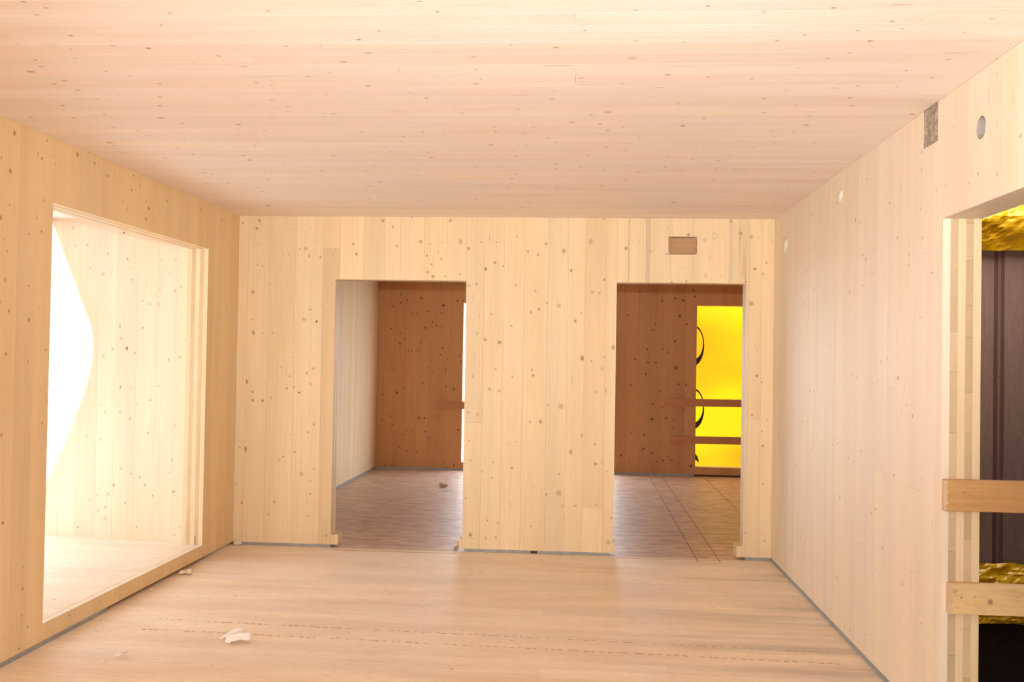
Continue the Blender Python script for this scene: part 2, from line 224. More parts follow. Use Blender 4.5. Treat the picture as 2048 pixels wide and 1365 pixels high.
WALL_C = dict(light_c=(0.79, 0.645, 0.425), late_c=(0.70, 0.51, 0.28))
M_wallX = wood('spruce_wall_face_x', 'Z', 'X', ring=0.85, **WALL_C)
M_bayw = wood('spruce_bay_wall', 'Z', 'X', light_c=(0.82, 0.65, 0.48), late_c=(0.74, 0.54, 0.36))
M_wallY = wood('spruce_wall_face_y', 'Z', 'Y', **WALL_C)
M_wallL = wood('spruce_left_wall', 'Z', 'Y', light_c=(0.80, 0.63, 0.385), late_c=(0.74, 0.52, 0.27))  # more saturated: the warm bounced light is put into the wood colour
M_wallR = wood('spruce_right_wall', 'Z', 'Y', light_c=(0.82, 0.73, 0.60), late_c=(0.77, 0.63, 0.47))
M_ceil = wood('spruce_ceiling', 'X', 'Y', light_c=(0.86, 0.79, 0.745), late_c=(0.80, 0.62, 0.50), ring=0.75)
M_floor = wood('spruce_floor', 'X', 'Y', light_c=(0.87, 0.76, 0.625), late_c=(0.79, 0.62, 0.46), rough=0.5, dirt=0.34,
               dirt_c=(0.52, 0.34, 0.22), spec=0.4, ring=0.25, stain=0.6)
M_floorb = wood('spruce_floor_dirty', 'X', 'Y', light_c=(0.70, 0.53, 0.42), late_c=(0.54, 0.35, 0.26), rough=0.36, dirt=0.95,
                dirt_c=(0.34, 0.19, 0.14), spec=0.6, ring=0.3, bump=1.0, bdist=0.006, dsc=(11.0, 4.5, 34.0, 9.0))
M_far_dim = wood('spruce_far_wall_dim', 'Z', 'X', light_c=(0.55, 0.28, 0.11), late_c=(0.44, 0.18, 0.06), knot_c=(0.10, 0.028, 0.008), ring=0.7)  # darker and redder: the back room's dim light is put into the colour
M_bayf = wood('spruce_bay_floor', 'X', 'Y', light_c=(0.84, 0.74, 0.62), late_c=(0.74, 0.58, 0.44), ring=0.3, dirt=0.2)
M_crossX = wood('spruce_cross_layer_x', 'X', 'Z', light_c=(0.64, 0.48, 0.30), late_c=(0.52, 0.36, 0.2))
M_crossY = wood('spruce_cross_layer_y', 'Y', 'Z', light_c=(0.64, 0.48, 0.30), late_c=(0.52, 0.36, 0.2))
M_rail = wood('weathered_rail', 'X', 'Z', light_c=(0.60, 0.35, 0.14), late_c=(0.46, 0.23, 0.08), rough=0.7, ring=0.5, dirt=0.3,
              dirt_c=(0.40, 0.25, 0.14))
M_rail2 = wood('pale_rail', 'X', 'Z', light_c=(0.80, 0.58, 0.30), late_c=(0.66, 0.43, 0.18), rough=0.7, ring=0.5, dirt=0.5,
               dirt_c=(0.40, 0.29, 0.17))
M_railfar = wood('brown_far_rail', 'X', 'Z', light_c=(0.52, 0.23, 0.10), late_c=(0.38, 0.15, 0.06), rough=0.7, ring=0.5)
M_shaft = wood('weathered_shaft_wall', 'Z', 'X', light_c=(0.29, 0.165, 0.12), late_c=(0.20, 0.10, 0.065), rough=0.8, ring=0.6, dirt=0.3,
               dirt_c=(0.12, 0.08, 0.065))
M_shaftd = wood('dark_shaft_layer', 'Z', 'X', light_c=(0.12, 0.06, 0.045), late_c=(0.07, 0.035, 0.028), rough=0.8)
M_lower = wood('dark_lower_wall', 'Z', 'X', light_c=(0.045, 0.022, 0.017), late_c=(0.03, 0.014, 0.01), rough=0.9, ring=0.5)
M_splint = plain('splintered_end_grain', (0.80, 0.58, 0.38), 0.9, var=0.2, scale=300.0)
M_seal = plain('grey_sealing_tape', (0.36, 0.37, 0.38), 0.7, var=0.12, scale=15.0)
M_foam = plain('polyurethane_foam', (0.84, 0.74, 0.56), 0.8, var=0.12, scale=60.0, bump=0.5)
M_foamw = plain('pale_filler_foam', (0.82, 0.76, 0.64), 0.8, var=0.08, scale=80.0, bump=0.6)
M_foamt = plain('tan_foam', (0.62, 0.42, 0.24), 0.8, var=0.15, scale=60.0, bump=0.5)
M_paper = plain('torn_tissue', (0.96, 0.94, 0.92), 0.8, var=0.02, scale=25.0)
M_chip = plain('wood_dust', (0.88, 0.74, 0.56), 0.8, var=0.1, scale=90.0)
M_chalk = plain('red_marking_line', (0.42, 0.20, 0.14), 0.9, var=0.25, scale=30.0)
M_hole = plain('drilled_slots', (0.58, 0.32, 0.20), 0.9, var=0.2, scale=60.0)
M_pipe = plain('pale_pipe_lining', (0.66, 0.62, 0.58), 0.5, var=0.05, scale=30.0)
M_patch = plain('rough_grey_patch', (0.56, 0.47, 0.39), 0.95, var=0.35, scale=55.0, bump=0.8)
M_pocket = wood('pocket_back_face', 'X', 'Z', light_c=(0.50, 0.30, 0.16), late_c=(0.40, 0.22, 0.10), ring=0.5)
M_dark = plain('dark_cut_gap_pin', (0.08, 0.045, 0.03), 0.9)  # saw cuts and pin; also stands in for shade in gaps under walls
M_out = plain('concrete_ground', (0.55, 0.54, 0.52), 0.9)
M_ink = plain('black_print', (0.02, 0.012, 0.008), 0.6, tint=False)
M_white_tarp = tarp_mat('white_translucent_tarp', (0.85, 0.86, 0.88), (0.72, 0.72, 0.72), 0.60)
M_yellow_tarp = tarp_mat('yellow_translucent_tarp', (0.85, 0.50, 0.02), (0.45, 0.25, 0.004), 0.6)
mt, nt, nd, lk, bs = new_mat('yellow_crumpled_foil')
tc = nd.new('ShaderNodeTexCoord')
n = noise_tex(nd, lk, tc.outputs['Object'], (5, 5, 5), 3.0, 0.5, 0.8)
lk.new(mixc(nd, lk, maprange(nd, lk, n, 0.3, 0.7, 0, 1), (0.90, 0.43, 0.006), (0.98, 0.56, 0.012)), bs.inputs['Base Color'])
bs.inputs['Roughness'].default_value = 0.3
bp = nd.new('ShaderNodeBump'); bp.inputs['Strength'].default_value = 0.5; bp.inputs['Distance'].default_value = 0.02
lk.new(n, bp.inputs['Height']); lk.new(bp.outputs[0], bs.inputs['Normal'])
M_foil = mt

# ------------------------------------------------------------------ builders
class Frame:
    """u, v in a surface, w = depth behind it; W points out of the surface into the room"""
    def __init__(s, O, U, V, W):
        s.O, s.U, s.V, s.W = Vector(O), Vector(U), Vector(V), Vector(W)
        s.flip = s.U.cross(s.V).dot(s.W) < 0
    def p(s, u, v, w=0.0):
        return s.O + s.U * u + s.V * v - s.W * w

def link(name, me, mat, parent=None, color=None):
    o = bpy.data.objects.new(name, me)
    COL.objects.link(o)
    if mat is not None:
        me.materials.append(mat)
    if parent is not None:
        o.parent = parent
    if color is not None:
        o.color = (*color, 1)
    return o

def mesh(name, verts, faces, mat, parent=None, color=None, knot=None, smooth=False):
    me = bpy.data.meshes.new(name)
    me.from_pydata([tuple(v) for v in verts], [], faces)
    if knot is not None:
        a = me.attributes.new('knot', 'FLOAT', 'POINT')
        a.data.foreach_set('value', knot)
    if smooth:
        me.polygons.foreach_set('use_smooth', [True] * len(me.polygons))
    me.update()
    return link(name, me, mat, parent, color)

def struct(o, label=None):
    o['kind'] = 'structure'
    if label: o['label'] = label
    return o

def tag(o, label, cat, group=None):
    o['label'] = label; o['category'] = cat
    if group: o['group'] = group
    return o

def cells(u0, u1, v0, v1, voids):
    us = sorted({u0, u1} | {x for r in voids for x in (r[0], r[1]) if u0 < x < u1})
    vs = sorted({v0, v1} | {x for r in voids for x in (r[2], r[3]) if v0 < x < v1})
    def solid(i, j):
        if not (0 <= i < len(us) - 1 and 0 <= j < len(vs) - 1): return False
        cu, cv = (us[i] + us[i + 1]) / 2, (vs[j] + vs[j + 1]) / 2
        return not any(r[0] < cu < r[1] and r[2] < cv < r[3] for r in voids)
    return us, vs, solid

def slab(name, fr, u0, u1, v0, v1, w0, w1, mat, parent=None, voids=(), color=None):
    us, vs, solid = cells(u0, u1, v0, v1, voids)
    V, F, ix = [], [], {}
    def vid(i, j, k):
        if (i, j, k) not in ix:
            ix[(i, j, k)] = len(V); V.append(fr.p(us[i], vs[j], (w0, w1)[k]))
        return ix[(i, j, k)]
    def face(*q):
        q = [vid(*a) for a in q]
        F.append(q[::-1] if fr.flip else q)
    for i in range(len(us) - 1):
        for j in range(len(vs) - 1):
            if not solid(i, j): continue
            face((i, j, 0), (i + 1, j, 0), (i + 1, j + 1, 0), (i, j + 1, 0))
            face((i, j, 1), (i, j + 1, 1), (i + 1, j + 1, 1), (i + 1, j, 1))
            if not solid(i - 1, j): face((i, j, 0), (i, j + 1, 0), (i, j + 1, 1), (i, j, 1))
            if not solid(i + 1, j): face((i + 1, j, 0), (i + 1, j, 1), (i + 1, j + 1, 1), (i + 1, j + 1, 0))
            if not solid(i, j - 1): face((i, j, 0), (i, j, 1), (i + 1, j, 1), (i + 1, j, 0))
            if not solid(i, j + 1): face((i, j + 1, 0), (i + 1, j + 1, 0), (i + 1, j + 1, 1), (i, j + 1, 1))
    return mesh(name, V, F, mat, parent, color)

def in_poly(x, y, P):
    c = False
    for k in range(len(P)):
        (x1, y1), (x2, y2) = P[k], P[k - 1]
        if (y1 > y) != (y2 > y) and x < (x2 - x1) * (y - y1) / (y2 - y1) + x1:
            c = not c
    return c

def board(name, fr, u0, u1, v0, v1, depth, mat, parent, voids=(), polys=(), knots=(), color=(1, 1, 1), gap=0.0004, back=False, w0=0.0, rng=random, horiz=None):
    """one lamella: flat face triangulated with its knots in it, sides down to `depth`"""
    u0 += gap; u1 -= gap; v0 += gap; v1 -= gap
    us, vs, solid = cells(u0, u1, v0, v1, voids)
    pts, edges, val = [], [], []
    ix = {}
    def gp(i, j):
        if (i, j) not in ix:
            ix[(i, j)] = len(pts); pts.append(Vector((us[i], vs[j]))); val.append(0.0)
        return ix[(i, j)]
    for i in range(len(us) - 1):
        for j in range(len(vs) - 1):
            edges += [(gp(i, j), gp(i + 1, j)), (gp(i, j + 1), gp(i + 1, j + 1)), (gp(i, j), gp(i, j + 1)), (gp(i + 1, j), gp(i + 1, j + 1))]
    live = []
    for P in polys:
        xs = [p[0] for p in P]; ys = [p[1] for p in P]
        if max(xs) < u0 or min(xs) > u1 or max(ys) < v0 or min(ys) > v1: continue
        live.append(P)
        b = len(pts)
        for p in P:
            pts.append(Vector(p)); val.append(0.0)
        edges += [(b + k, b + (k + 1) % len(P)) for k in range(len(P))]
    for (ku, kv, r, dk, *el) in knots:
        el = el[0] if el else 1.0
        if not (u0 < ku < u1 and v0 < kv < v1): continue
        if any(q[0] - r * .6 < ku < q[1] + r * .6 and q[2] - r * .6 < kv < q[3] + r * .6 for q in voids): continue
        if el > 1:
            hz = horiz if horiz is not None else u1 - u0 > v1 - v0
            L, B = r * el, r * 1.6
            du, dv = (L, B) if hz else (B, L)
            if ku - du < u0 or ku + du > u1 or kv - dv < v0 or kv + dv > v1: continue
            if any(abs(k2[0] - ku) < du + k2[2] * 2 and abs(k2[1] - kv) < dv + k2[2] * 2 for k2 in knots if k2[0] != ku): continue
            if any(q[0] - du < ku < q[1] + du and q[2] - dv < kv < q[3] + dv for q in voids): continue
            if any(min(p[0] for p in P) - du < ku < max(p[0] for p in P) + du and min(p[1] for p in P) - dv < kv < max(p[1] for p in P) + dv for P in polys): continue
            b = len(pts)
            for t, w in ((-1, 0), (-.5, .8), (0, 1), (.5, .8), (1, 0), (.5, -.8), (0, -1), (-.5, -.8)):
                pts.append(Vector((ku + t * L, kv + w * B) if hz else (ku + w * B, kv + t * L))); val.append(0.0)
            edges += [(b + k, b + (k + 1) % 8) for k in range(8)]
            for t in (-.6, -.2, .2, .6):
                pts.append(Vector((ku + t * L, kv) if hz else (ku, kv + t * L))); val.append(dk)
            edges += [(b + 8 + k, b + 9 + k) for k in range(3)]
            continue
        pts.append(Vector((ku, kv))); val.append(dk)
        small = r < 0.0045
        e = rng.uniform(0.9, 1.2)
        rings = ((0.9, dk, 5), (1.25, 0.0, 6)) if small else ((0.75, dk * 0.9, 7), (1.0, dk * 0.5, 9), (1.75, 0.0, 9))
        ph = rng.uniform(0, 6)
        for rr, vv, n in rings:
            for k in range(n):
                a = ph + 2 * math.pi * k / n
                jj = rng.uniform(0.9, 1.1)
                along_u = horiz if horiz is not None else u1 - u0 > v1 - v0
                x = ku + math.cos(a) * r * rr * jj * (e * el if along_u else 1 / e)
                y = kv + math.sin(a) * r * rr * jj * (1 / e if along_u else e * el)
                x = min(max(x, u0), u1); y = min(max(y, v0), v1)
                pts.append(Vector((x, y))); val.append(vv)
    out_v, out_e, out_f, ov, oe, of = delaunay_2d_cdt(pts, edges, [], 0, 1e-6)
    F = []
    for f in out_f:
        cx = sum(out_v[k].x for k in f) / len(f); cy = sum(out_v[k].y for k in f) / len(f)
        if any(q[0] < cx < q[1] and q[2] < cy < q[3] for q in voids): continue
        if any(in_poly(cx, cy, P) for P in live) or not (u0 < cx < u1 and v0 < cy < v1): continue
        F.append(list(f))
    kv_ = [max([val[q] for q in o] or [0.0]) for o in ov]
    V = [fr.p(p.x, p.y, w0) for p in out_v]
    n = len(V)
    ec = {}
    for f in F:
        for k in range(len(f)):
            a, b = f[k], f[(k + 1) % len(f)]
            ec[(a, b)] = 1
    bnd = [(a, b) for (a, b) in ec if (b, a) not in ec]
    low = {}
    def lo(a):
        if a not in low:
            low[a] = len(V); V.append(fr.p(out_v[a].x, out_v[a].y, w0 + depth)); kv_.append(0.0)
        return low[a]
    sides = [[b, a, lo(a), lo(b)] for (a, b) in bnd]
    if back:
        sides += [[lo(k) for k in reversed(f)] for f in F]
    AF = F + sides
    if fr.flip: AF = [f[::-1] for f in AF]
    return mesh(name, V, AF, mat, parent, color, kv_)

def tones(rng, amt=0.05, warm=0.03):
    t = 1 + rng.uniform(-amt, amt * 0.8)
    w = rng.uniform(-warm, warm)
    return (t * (1 + w * 0.3), t, t * (1 - w))

def boards(fr, edges, lo, hi, along, depth, mat, parent, voids=(), polys=(), knots=(), seed=1, split=0.35, amt=0.05,
           special=None, tint=(1, 1, 1), name='board', seg=(0.25, 0.75)):
    """lamellae between consecutive `edges`, running from lo to hi; along='v' or 'u'"""
    rng = random.Random(seed)
    special = special or {}
    for k in range(len(edges) - 1):
        a, b = edges[k], edges[k + 1]
        if b - a < 0.003: continue
        if k in special:
            cuts = [lo] + [c for c, _ in special[k]][:-1] + [hi]
            cols = [c for _, c in special[k]]
        else:
            cuts = [lo, hi]
            if rng.random() < split: cuts.insert(1, lo + (hi - lo) * rng.uniform(*seg))
            cols = [None] * (len(cuts) - 1)
        for q in range(len(cuts) - 1):
            rect = (a, b, cuts[q], cuts[q + 1]) if along == 'v' else (cuts[q], cuts[q + 1], a, b)
            vd = [r for r in voids if r[0] < rect[1] and r[1] > rect[0] and r[2] < rect[3] and r[3] > rect[2]]
            us, vs, solid = cells(*rect, vd)
            # rows (along v) or columns (along u) that are wholly cut away split the lamella in two
            if along == 'v':
                live = [any(solid(i, j) for i in range(len(us) - 1)) for j in range(len(vs) - 1)]; axis = vs
            else:
                live = [any(solid(i, j) for j in range(len(vs) - 1)) for i in range(len(us) - 1)]; axis = us
            col = cols[q] or tones(rng, amt)
            col = tuple(c * t for c, t in zip(col, tint))
            s = None
            for j in range(len(live) + 1):
                if j < len(live) and live[j]:
                    if s is None: s = axis[j]
                elif s is not None:
                    e = axis[j]; 
                    r2 = (a, b, s, e) if along == 'v' else (s, e, a, b)
                    board(name, fr, *r2, depth, mat, parent, vd, polys, knots, col, rng=rng, horiz=(along == 'u'))
                    s = None

def steps(a, b, w, seed, jit=0.25):
    rng = random.Random(seed); out = [a]
    while out[-1] + w * 1.4 < b:
        out.append(out[-1] + w * rng.uniform(1 - jit, 1 + jit))
    return out + [b]

def box(name, lo, hi, mat, parent=None, color=None, bev=0.0):
    (x0, y0, z0), (x1, y1, z1) = lo, hi
    V = [(x, y, z) for x in (x0, x1) for y in (y0, y1) for z in (z0, z1)]
    F = [(0, 1, 3, 2), (4, 6, 7, 5), (0, 4, 5, 1), (2, 3, 7, 6), (0, 2, 6, 4), (1, 5, 7, 3)]
    o = mesh(name, V, F, mat, parent, color)
    if bev:
        md = o.modifiers.new('bevel', 'BEVEL'); md.width = bev; md.segments = 2
    return o

def parse(s):
    return [(a / 1000, b / 1000, r / 1000, d / 10) for a, b, r, d in (map(int, t.split(',')) for t in s.split())]

def scatter(seed, n, u0, u1, v0, v1, rmin=0.004, rmax=0.016):
    rng = random.Random(seed)
    return [(rng.uniform(u0, u1), rng.uniform(v0, v1), rmin + (rmax - rmin) * rng.random() ** 2.2, rng.uniform(.55, 1.1)) for _ in range(n)]

def streaks(seed, n, u0, u1, v0, v1, rmax=0.0032, dk=(0.3, 0.75)):
    rng = random.Random(seed)
    return [(rng.uniform(u0, u1), rng.uniform(v0, v1), rng.uniform(0.0014, rmax), rng.uniform(*dk), rng.uniform(5, 16)) for _ in range(n)]

K = {k: parse(s) for k, s in KN.items()}
XL, XR, D, H, D2 = -2.7145, 1.464, 7.426, 2.6, 12.7
TB = 0.028      # one layer of the back wall panel
T = 0.0305      # one layer of the side wall panels
Z0 = 0.022      # the panels stand on the grey sealing strip
fr_back = Frame((0, D, 0), (1, 0, 0), (0, 0, 1), (0, -1, 0))
fr_left = Frame((XL, 0, 0), (0, 1, 0), (0, 0, 1), (1, 0, 0))
fr_right = Frame((XR, 0, 0), (0, 1, 0), (0, 0, 1), (-1, 0, 0))
fr_ceil = Frame((0, 0, H), (1, 0, 0), (0, 1, 0), (0, 0, -1))
fr_floor = Frame((0, 0, 0), (1, 0, 0), (0, 1, 0), (0, 0, 1))
fr_far = Frame((0, D2, 0), (1, 0, 0), (0, 0, 1), (0, -1, 0))

# ------------------------------------------------------------------ floor
floor = struct(slab('floor', fr_floor, XL - 0.16, XR + 0.16, -3.0, D2 + 0.15, 0.03, 0.22, M_crossX))
rngf = random.Random(5)
fe = steps(1.0, 7.42, 0.135, 11)
fk = streaks(5, 160, XL, XR, 4.3, 7.4, 0.004, (0.3, 0.9)) + scatter(51, 200, XL, XR, 1.0, 7.42, 0.003, 0.011)
boards(fr_floor, fe, XL - 0.15, XR + 0.152, 'u', 0.03, M_floor, floor, knots=[(a, b, c, d * .55, *e) for a, b, c, d, *e in fk], seed=12, split=0.6, amt=0.03)
fe2 = steps(7.42, D2 + 0.1, 0.135, 13)
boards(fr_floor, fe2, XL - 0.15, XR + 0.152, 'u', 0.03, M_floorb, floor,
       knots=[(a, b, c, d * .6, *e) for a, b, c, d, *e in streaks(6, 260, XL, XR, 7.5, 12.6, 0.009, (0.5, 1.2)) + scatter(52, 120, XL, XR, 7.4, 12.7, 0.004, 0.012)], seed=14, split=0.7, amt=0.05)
slab('rear_deck', fr_floor, XL - 0.15, XR + 0.152, -3.0, 1.0, 0.0, 0.03, M_floor, floor)
# back room floor goes on to the right of the main room's wall line
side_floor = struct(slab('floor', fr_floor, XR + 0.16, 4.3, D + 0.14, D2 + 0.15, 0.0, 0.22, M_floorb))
cor_floor = struct(slab('floor', fr_floor, XR + 0.153, 4.3, -3.0, 3.97, 0.0, 0.30, M_floor))

# red marking lines and rows of drilled slots in the floor
def strip(name, a, b, width, mat, parent, z=0.0004, th=0.0004):
    a, b = Vector(a), Vector(b); d = (b - a).normalized(); n = Vector((-d.y, d.x)) * width / 2
    P = [a - n, b - n, b + n, a + n]
    V = [(p.x, p.y, z - th) for p in P] + [(p.x, p.y, z + th) for p in P]
    return mesh(name, V, [(3, 2, 1, 0), (4, 5, 6, 7), (0, 1, 5, 4), (1, 2, 6, 5), (2, 3, 7, 6), (3, 0, 4, 7)], mat, parent)
strip('marking_line', (0.912, 12.68), (0.902, 7.30), 0.006, M_chalk, floor)
strip('marking_line', (1.080, 12.68), (1.068, 7.30), 0.006, M_chalk, floor)
strip('marking_line', (-1.87, 7.33), (-0.92, 7.33), 0.006, M_chalk, floor)
strip('marking_line', (0.29, 7.36), (1.20, 7.38), 0.006, M_chalk, floor)
def slot_row(a, b, n, seed):
    rng = random.Random(seed); V, F = [], []
    a, b = Vector(a), Vector(b); d = (b - a).normalized(); nn = Vector((-d.y, d.x))
    for k in range(n):
        if rng.random() < 0.1: continue
        c = a.lerp(b, (k + rng.uniform(-.25, .25)) / n) + nn * rng.uniform(-.004, .004)
        l, w = rng.uniform(.008, .018), rng.uniform(.002, .0045)
        q = len(V)
        for sx, sy in ((-1, -1), (1, -1), (1, 1), (-1, 1)):
            p = c + d * l * sx + nn * w * sy
            V.append((p.x, p.y, 0.0006))
        V.append((c.x, c.y, 0.0022))
        F += [(q, q + 1, q + 4), (q + 1, q + 2, q + 4), (q + 2, q + 3, q + 4), (q + 3, q, q + 4)]
    o = mesh('slot_row', V, F, M_hole, floor); o['kind'] = 'stuff'
    return o
slot_row((-2.35, 5.29), (1.35, 5.13), 88, 1)
slot_row((-2.35, 5.09), (1.35, 4.94), 88, 2)

# ------------------------------------------------------------------ ceiling
ceiling = struct(slab('ceiling', fr_ceil, XL - 0.16, XR + 0.16, -3.0, D2 + 0.15, 0.03, 0.2, M_crossX))
ce = steps(1.2, D - 0.001, 0.142, 21, 0.2)
boards(fr_ceil, ce, XL, XR, 'u', 0.03, M_ceil, ceiling, knots=K['ceil'] + streaks(1, 130, XL, XR, 2.8, D, 0.005) + scatter(53, 40, XL, XR, 1.2, 2.85), seed=22, split=0.6, amt=0.018)
slab('rear_soffit', fr_ceil, XL, XR, -3.0, 1.2, 0.0, 0.03, M_ceil, ceiling)
slab('back_room_soffit', fr_ceil, XL, 4.3, D + 0.14, D2, 0.0, 0.03, M_ceil, ceiling)
cor_ceil = struct(slab('ceiling', fr_ceil, XR + 0.161, 4.3, -3.0, 3.97, 0.0, 0.2, M_ceil))
side_ceil = struct(slab('ceiling', fr_ceil, XR + 0.161, 4.3, D + 0.14, D2 + 0.15, 0.031, 0.2, M_ceil))

# ------------------------------------------------------------------ back wall with its two doorways
d1 = [(-1.930, -0.895, 0.100, 2.102), (-1.873, -0.917, 0.0, 0.100)]
d2 = [(0.272, 1.252, 0.105, 2.102), (0.286, 1.204, 0.0, 0.105)]
pk = (0.661, 0.879, 2.324, 2.457)
def rounded(r, rad, n=5):
    u0, u1, v0, v1 = r; P = []
    for cu, cv, a0 in ((u1 - rad, v1 - rad, 0), (u0 + rad, v1 - rad, 90), (u0 + rad, v0 + rad, 180), (u1 - rad, v0 + rad, 270)):
        for k in range(n + 1):
            a = math.radians(a0 + 90 * k / n); P.append((cu + rad * math.cos(a), cv + rad * math.sin(a)))
    return P
pocket_poly = rounded(pk, 0.022)
wall_back = struct(slab('wall_back', fr_back, XL, XR + 0.1525, Z0, H, TB * 2, TB * 3, M_wallX, voids=d1 + d2))
slab('cross_layer', fr_back, XL, XR + 0.1525, Z0, H, TB, TB * 2, M_crossX, wall_back, voids=d1 + d2 + [pk])
slab('cross_layer', fr_back, XL, XR + 0.1525, Z0, H, TB * 3, TB * 4, M_crossX, wall_back, voids=d1 + d2)
slab('outer_layer', fr_back, XL, XR + 0.1525, Z0, H, TB * 4, TB * 5, M_wallX, wall_back, voids=d1 + d2)
be = [XL + 0.0005, -2.636, -2.466, -2.253, -2.032, -1.896, -1.712, -1.545, -1.418, -1.232, -1.051, -0.898, -0.757, -0.601, -0.445, -0.258, -0.104,
      0.028, 0.190, 0.272, 0.355, 0.367, 0.492, 0.520, 0.675, 0.842, 0.994, 1.122, 1.146, 1.276, 1.370, XR - 0.0005]
sp = {4: [(2.350, (0.88, 0.85, 0.80)), (H, (1.0, 0.98, 0.97))],
      17: [(0.362, (1.02, 1.01, 1.0)), (H, (0.93, 0.89, 0.85))],
      20: [(H, (0.80, 0.82, 0.86))], 22: [(H, (0.80, 0.82, 0.88))], 27: [(H, (0.86, 0.88, 0.92))]}
pins = []
for a, b in ((-2.62, -1.90), (-0.88, 0.27), (1.22, 1.30)):
    x = a
    while x < b:
        pins += [(x, 0.098, 0.0024, 0.8), (x + 0.018, 0.062, 0.0024, 0.8)]
        x += 0.042
boards(fr_back, be, Z0, H, 'v', TB, M_wallX, wall_back, voids=d1 + d2, polys=[pocket_poly], knots=K['back'] + pins + streaks(2, 60, XL, XR, 0.1, 2.55), seed=31, split=0.3,
       amt=0.035, special=sp)
slab('pocket_face', fr_back, pk[0], pk[1], pk[2], pk[3], TB * 2 - 0.003, TB * 2, M_pocket, wall_back)
for v in (pk[2], pk[3]):
    slab('saw_cut', fr_back, pk[0] - 0.006, pk[1] + 0.006, v - 0.0016, v + 0.0016, -0.0005, 0.004, M_dark, wall_back)

# grey sealing strips under the panels
def seal(name, lo, hi, **k):
    return struct(box(name, lo, hi, M_seal))
seal('baseboard_back', (-2.70, D - 0.001, 0.0003), (-1.93, D + 0.12, Z0))
seal('baseboard_back', (-0.875, D - 0.001, 0.0003), (-0.36, D + 0.12, Z0))
seal('baseboard_back', (-0.31, D - 0.001, 0.0003), (0.245, D + 0.12, Z0))
box('gap_shade_block', (-0.3595, D + 0.004, 0.0003), (-0.3105, D + 0.12, Z0), M_dark, wall_back)  # dark block fills the break between strips in place of its shade
seal('baseboard_back', (1.27, D - 0.001, 0.0003), (XR, D + 0.12, Z0))
seal('baseboard_right', (XR - 0.004, 1.0, 0.0003), (XR + 0.12, 6.30, Z0 + 0.001))
seal('baseboard_right', (XR - 0.004, 6.325, 0.0003), (XR + 0.12, D - 0.002, Z0 + 0.001))
seal('baseboard_left', (XL - 0.12, 1.0, 0.0003), (XL + 0.003, 5.40, Z0 + 0.001))
seal('baseboard_left', (XL - 0.12, D + 0.141, 0.0003), (XL + 0.004, D2 - 0.002, Z0 + 0.006))

# ------------------------------------------------------------------ left wall with the opening to the bay
win = [(4.740, 6.809, 0.110, 2.265)]
wall_left = struct(slab('wall_left', fr_left, -3.0, D2 + 0.1, Z0, H, T * 2, T * 3, M_wallY, voids=win))
slab('cross_layer', fr_left, -3.0, D2 + 0.1, Z0, H, T, T * 2, M_crossY, wall_left, voids=win)
slab('cross_layer', fr_left, -3.0, D2 + 0.1, Z0, H, T * 3, T * 4, M_crossY, wall_left, voids=win)
slab('outer_layer', fr_left, -3.0, D2 + 0.1, Z0, H, T * 4, T * 5, M_wallY, wall_left, voids=win)
slab('rear_panel', fr_left, -3.0, 1.5, Z0, H, 0.0, T, M_wallY, wall_left)
colpins = [(7.392, z0 * 0.058 + 0.12, 0.003, 0.95) for z0 in range(42)]
le = [1.5, 1.68, 1.85, 2.01, 2.19, 2.35, 2.5, 2.67, 2.83, 2.99, 3.15, 3.31, 3.48, 3.63, 3.80, 3.96, 4.12, 4.28, 4.44, 4.59, 4.74, 4.91, 5.07, 5.24, 5.38, 5.55,
      5.72, 5.87, 6.03, 6.12, 6.28, 6.45, 6.6, 6.76, 6.93, 7.09, 7.25, D]
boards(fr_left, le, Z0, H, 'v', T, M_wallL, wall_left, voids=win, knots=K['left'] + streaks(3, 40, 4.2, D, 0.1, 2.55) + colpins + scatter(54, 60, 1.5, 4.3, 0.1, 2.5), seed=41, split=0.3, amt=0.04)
boards(fr_left, steps(D + 0.141, D2, 0.16, 42), Z0, H, 'v', T, M_wallY, wall_left,
       knots=[(a, b, c, d * .7) for a, b, c, d in scatter(55, 70, 7.6, 12.6, 0.1, 2.5, 0.003, 0.009)], seed=43, split=0.2, amt=0.03)

# ------------------------------------------------------------------ right wall with the opening to the stair shaft
ow = [(2.2, 4.013, 0.0, 2.104)]
hole_c, hole_r = (3.647, 2.387), 0.043
hole_sq = (hole_c[0] - 0.06, hole_c[0] + 0.06, hole_c[1] - 0.06, hole_c[1] + 0.06)
circle = [(hole_c[0] + hole_r * math.cos(a * math.pi / 16), hole_c[1] + hole_r * math.sin(a * math.pi / 16)) for a in range(32)]
patch = (4.078, 4.245, 2.436, H + 0.01)
wall_right = struct(slab('wall_right', fr_right, -3.0, D - 0.001, Z0, H, T * 2, T * 3, M_wallY, voids=ow + [hole_sq]))
slab('outer_layer', fr_right, -3.0, D - 0.001, Z0, H, T * 4, T * 5, M_wallY, wall_right, voids=ow + [hole_sq])
for w0 in (T, T * 3):
    slab('cross_layer', fr_right, -3.0, 4.013, Z0, H, w0, w0 + T, M_crossY, wall_right, voids=ow + [hole_sq])
    ze = steps(Z0, H, 0.17, int(w0 * 1000), 0.45)
    rg = random.Random(int(w0 * 7000))
    for k in range(len(ze) - 1):
        board('cross_board', fr_right, 4.013, D - 0.002, ze[k], ze[k + 1], T, M_crossY, wall_right, color=tones(rg, 0.13), w0=w0)
slab('rear_panel', fr_right, -3.0, 1.5, Z0, H, 0.0, T, M_wallY, wall_right)
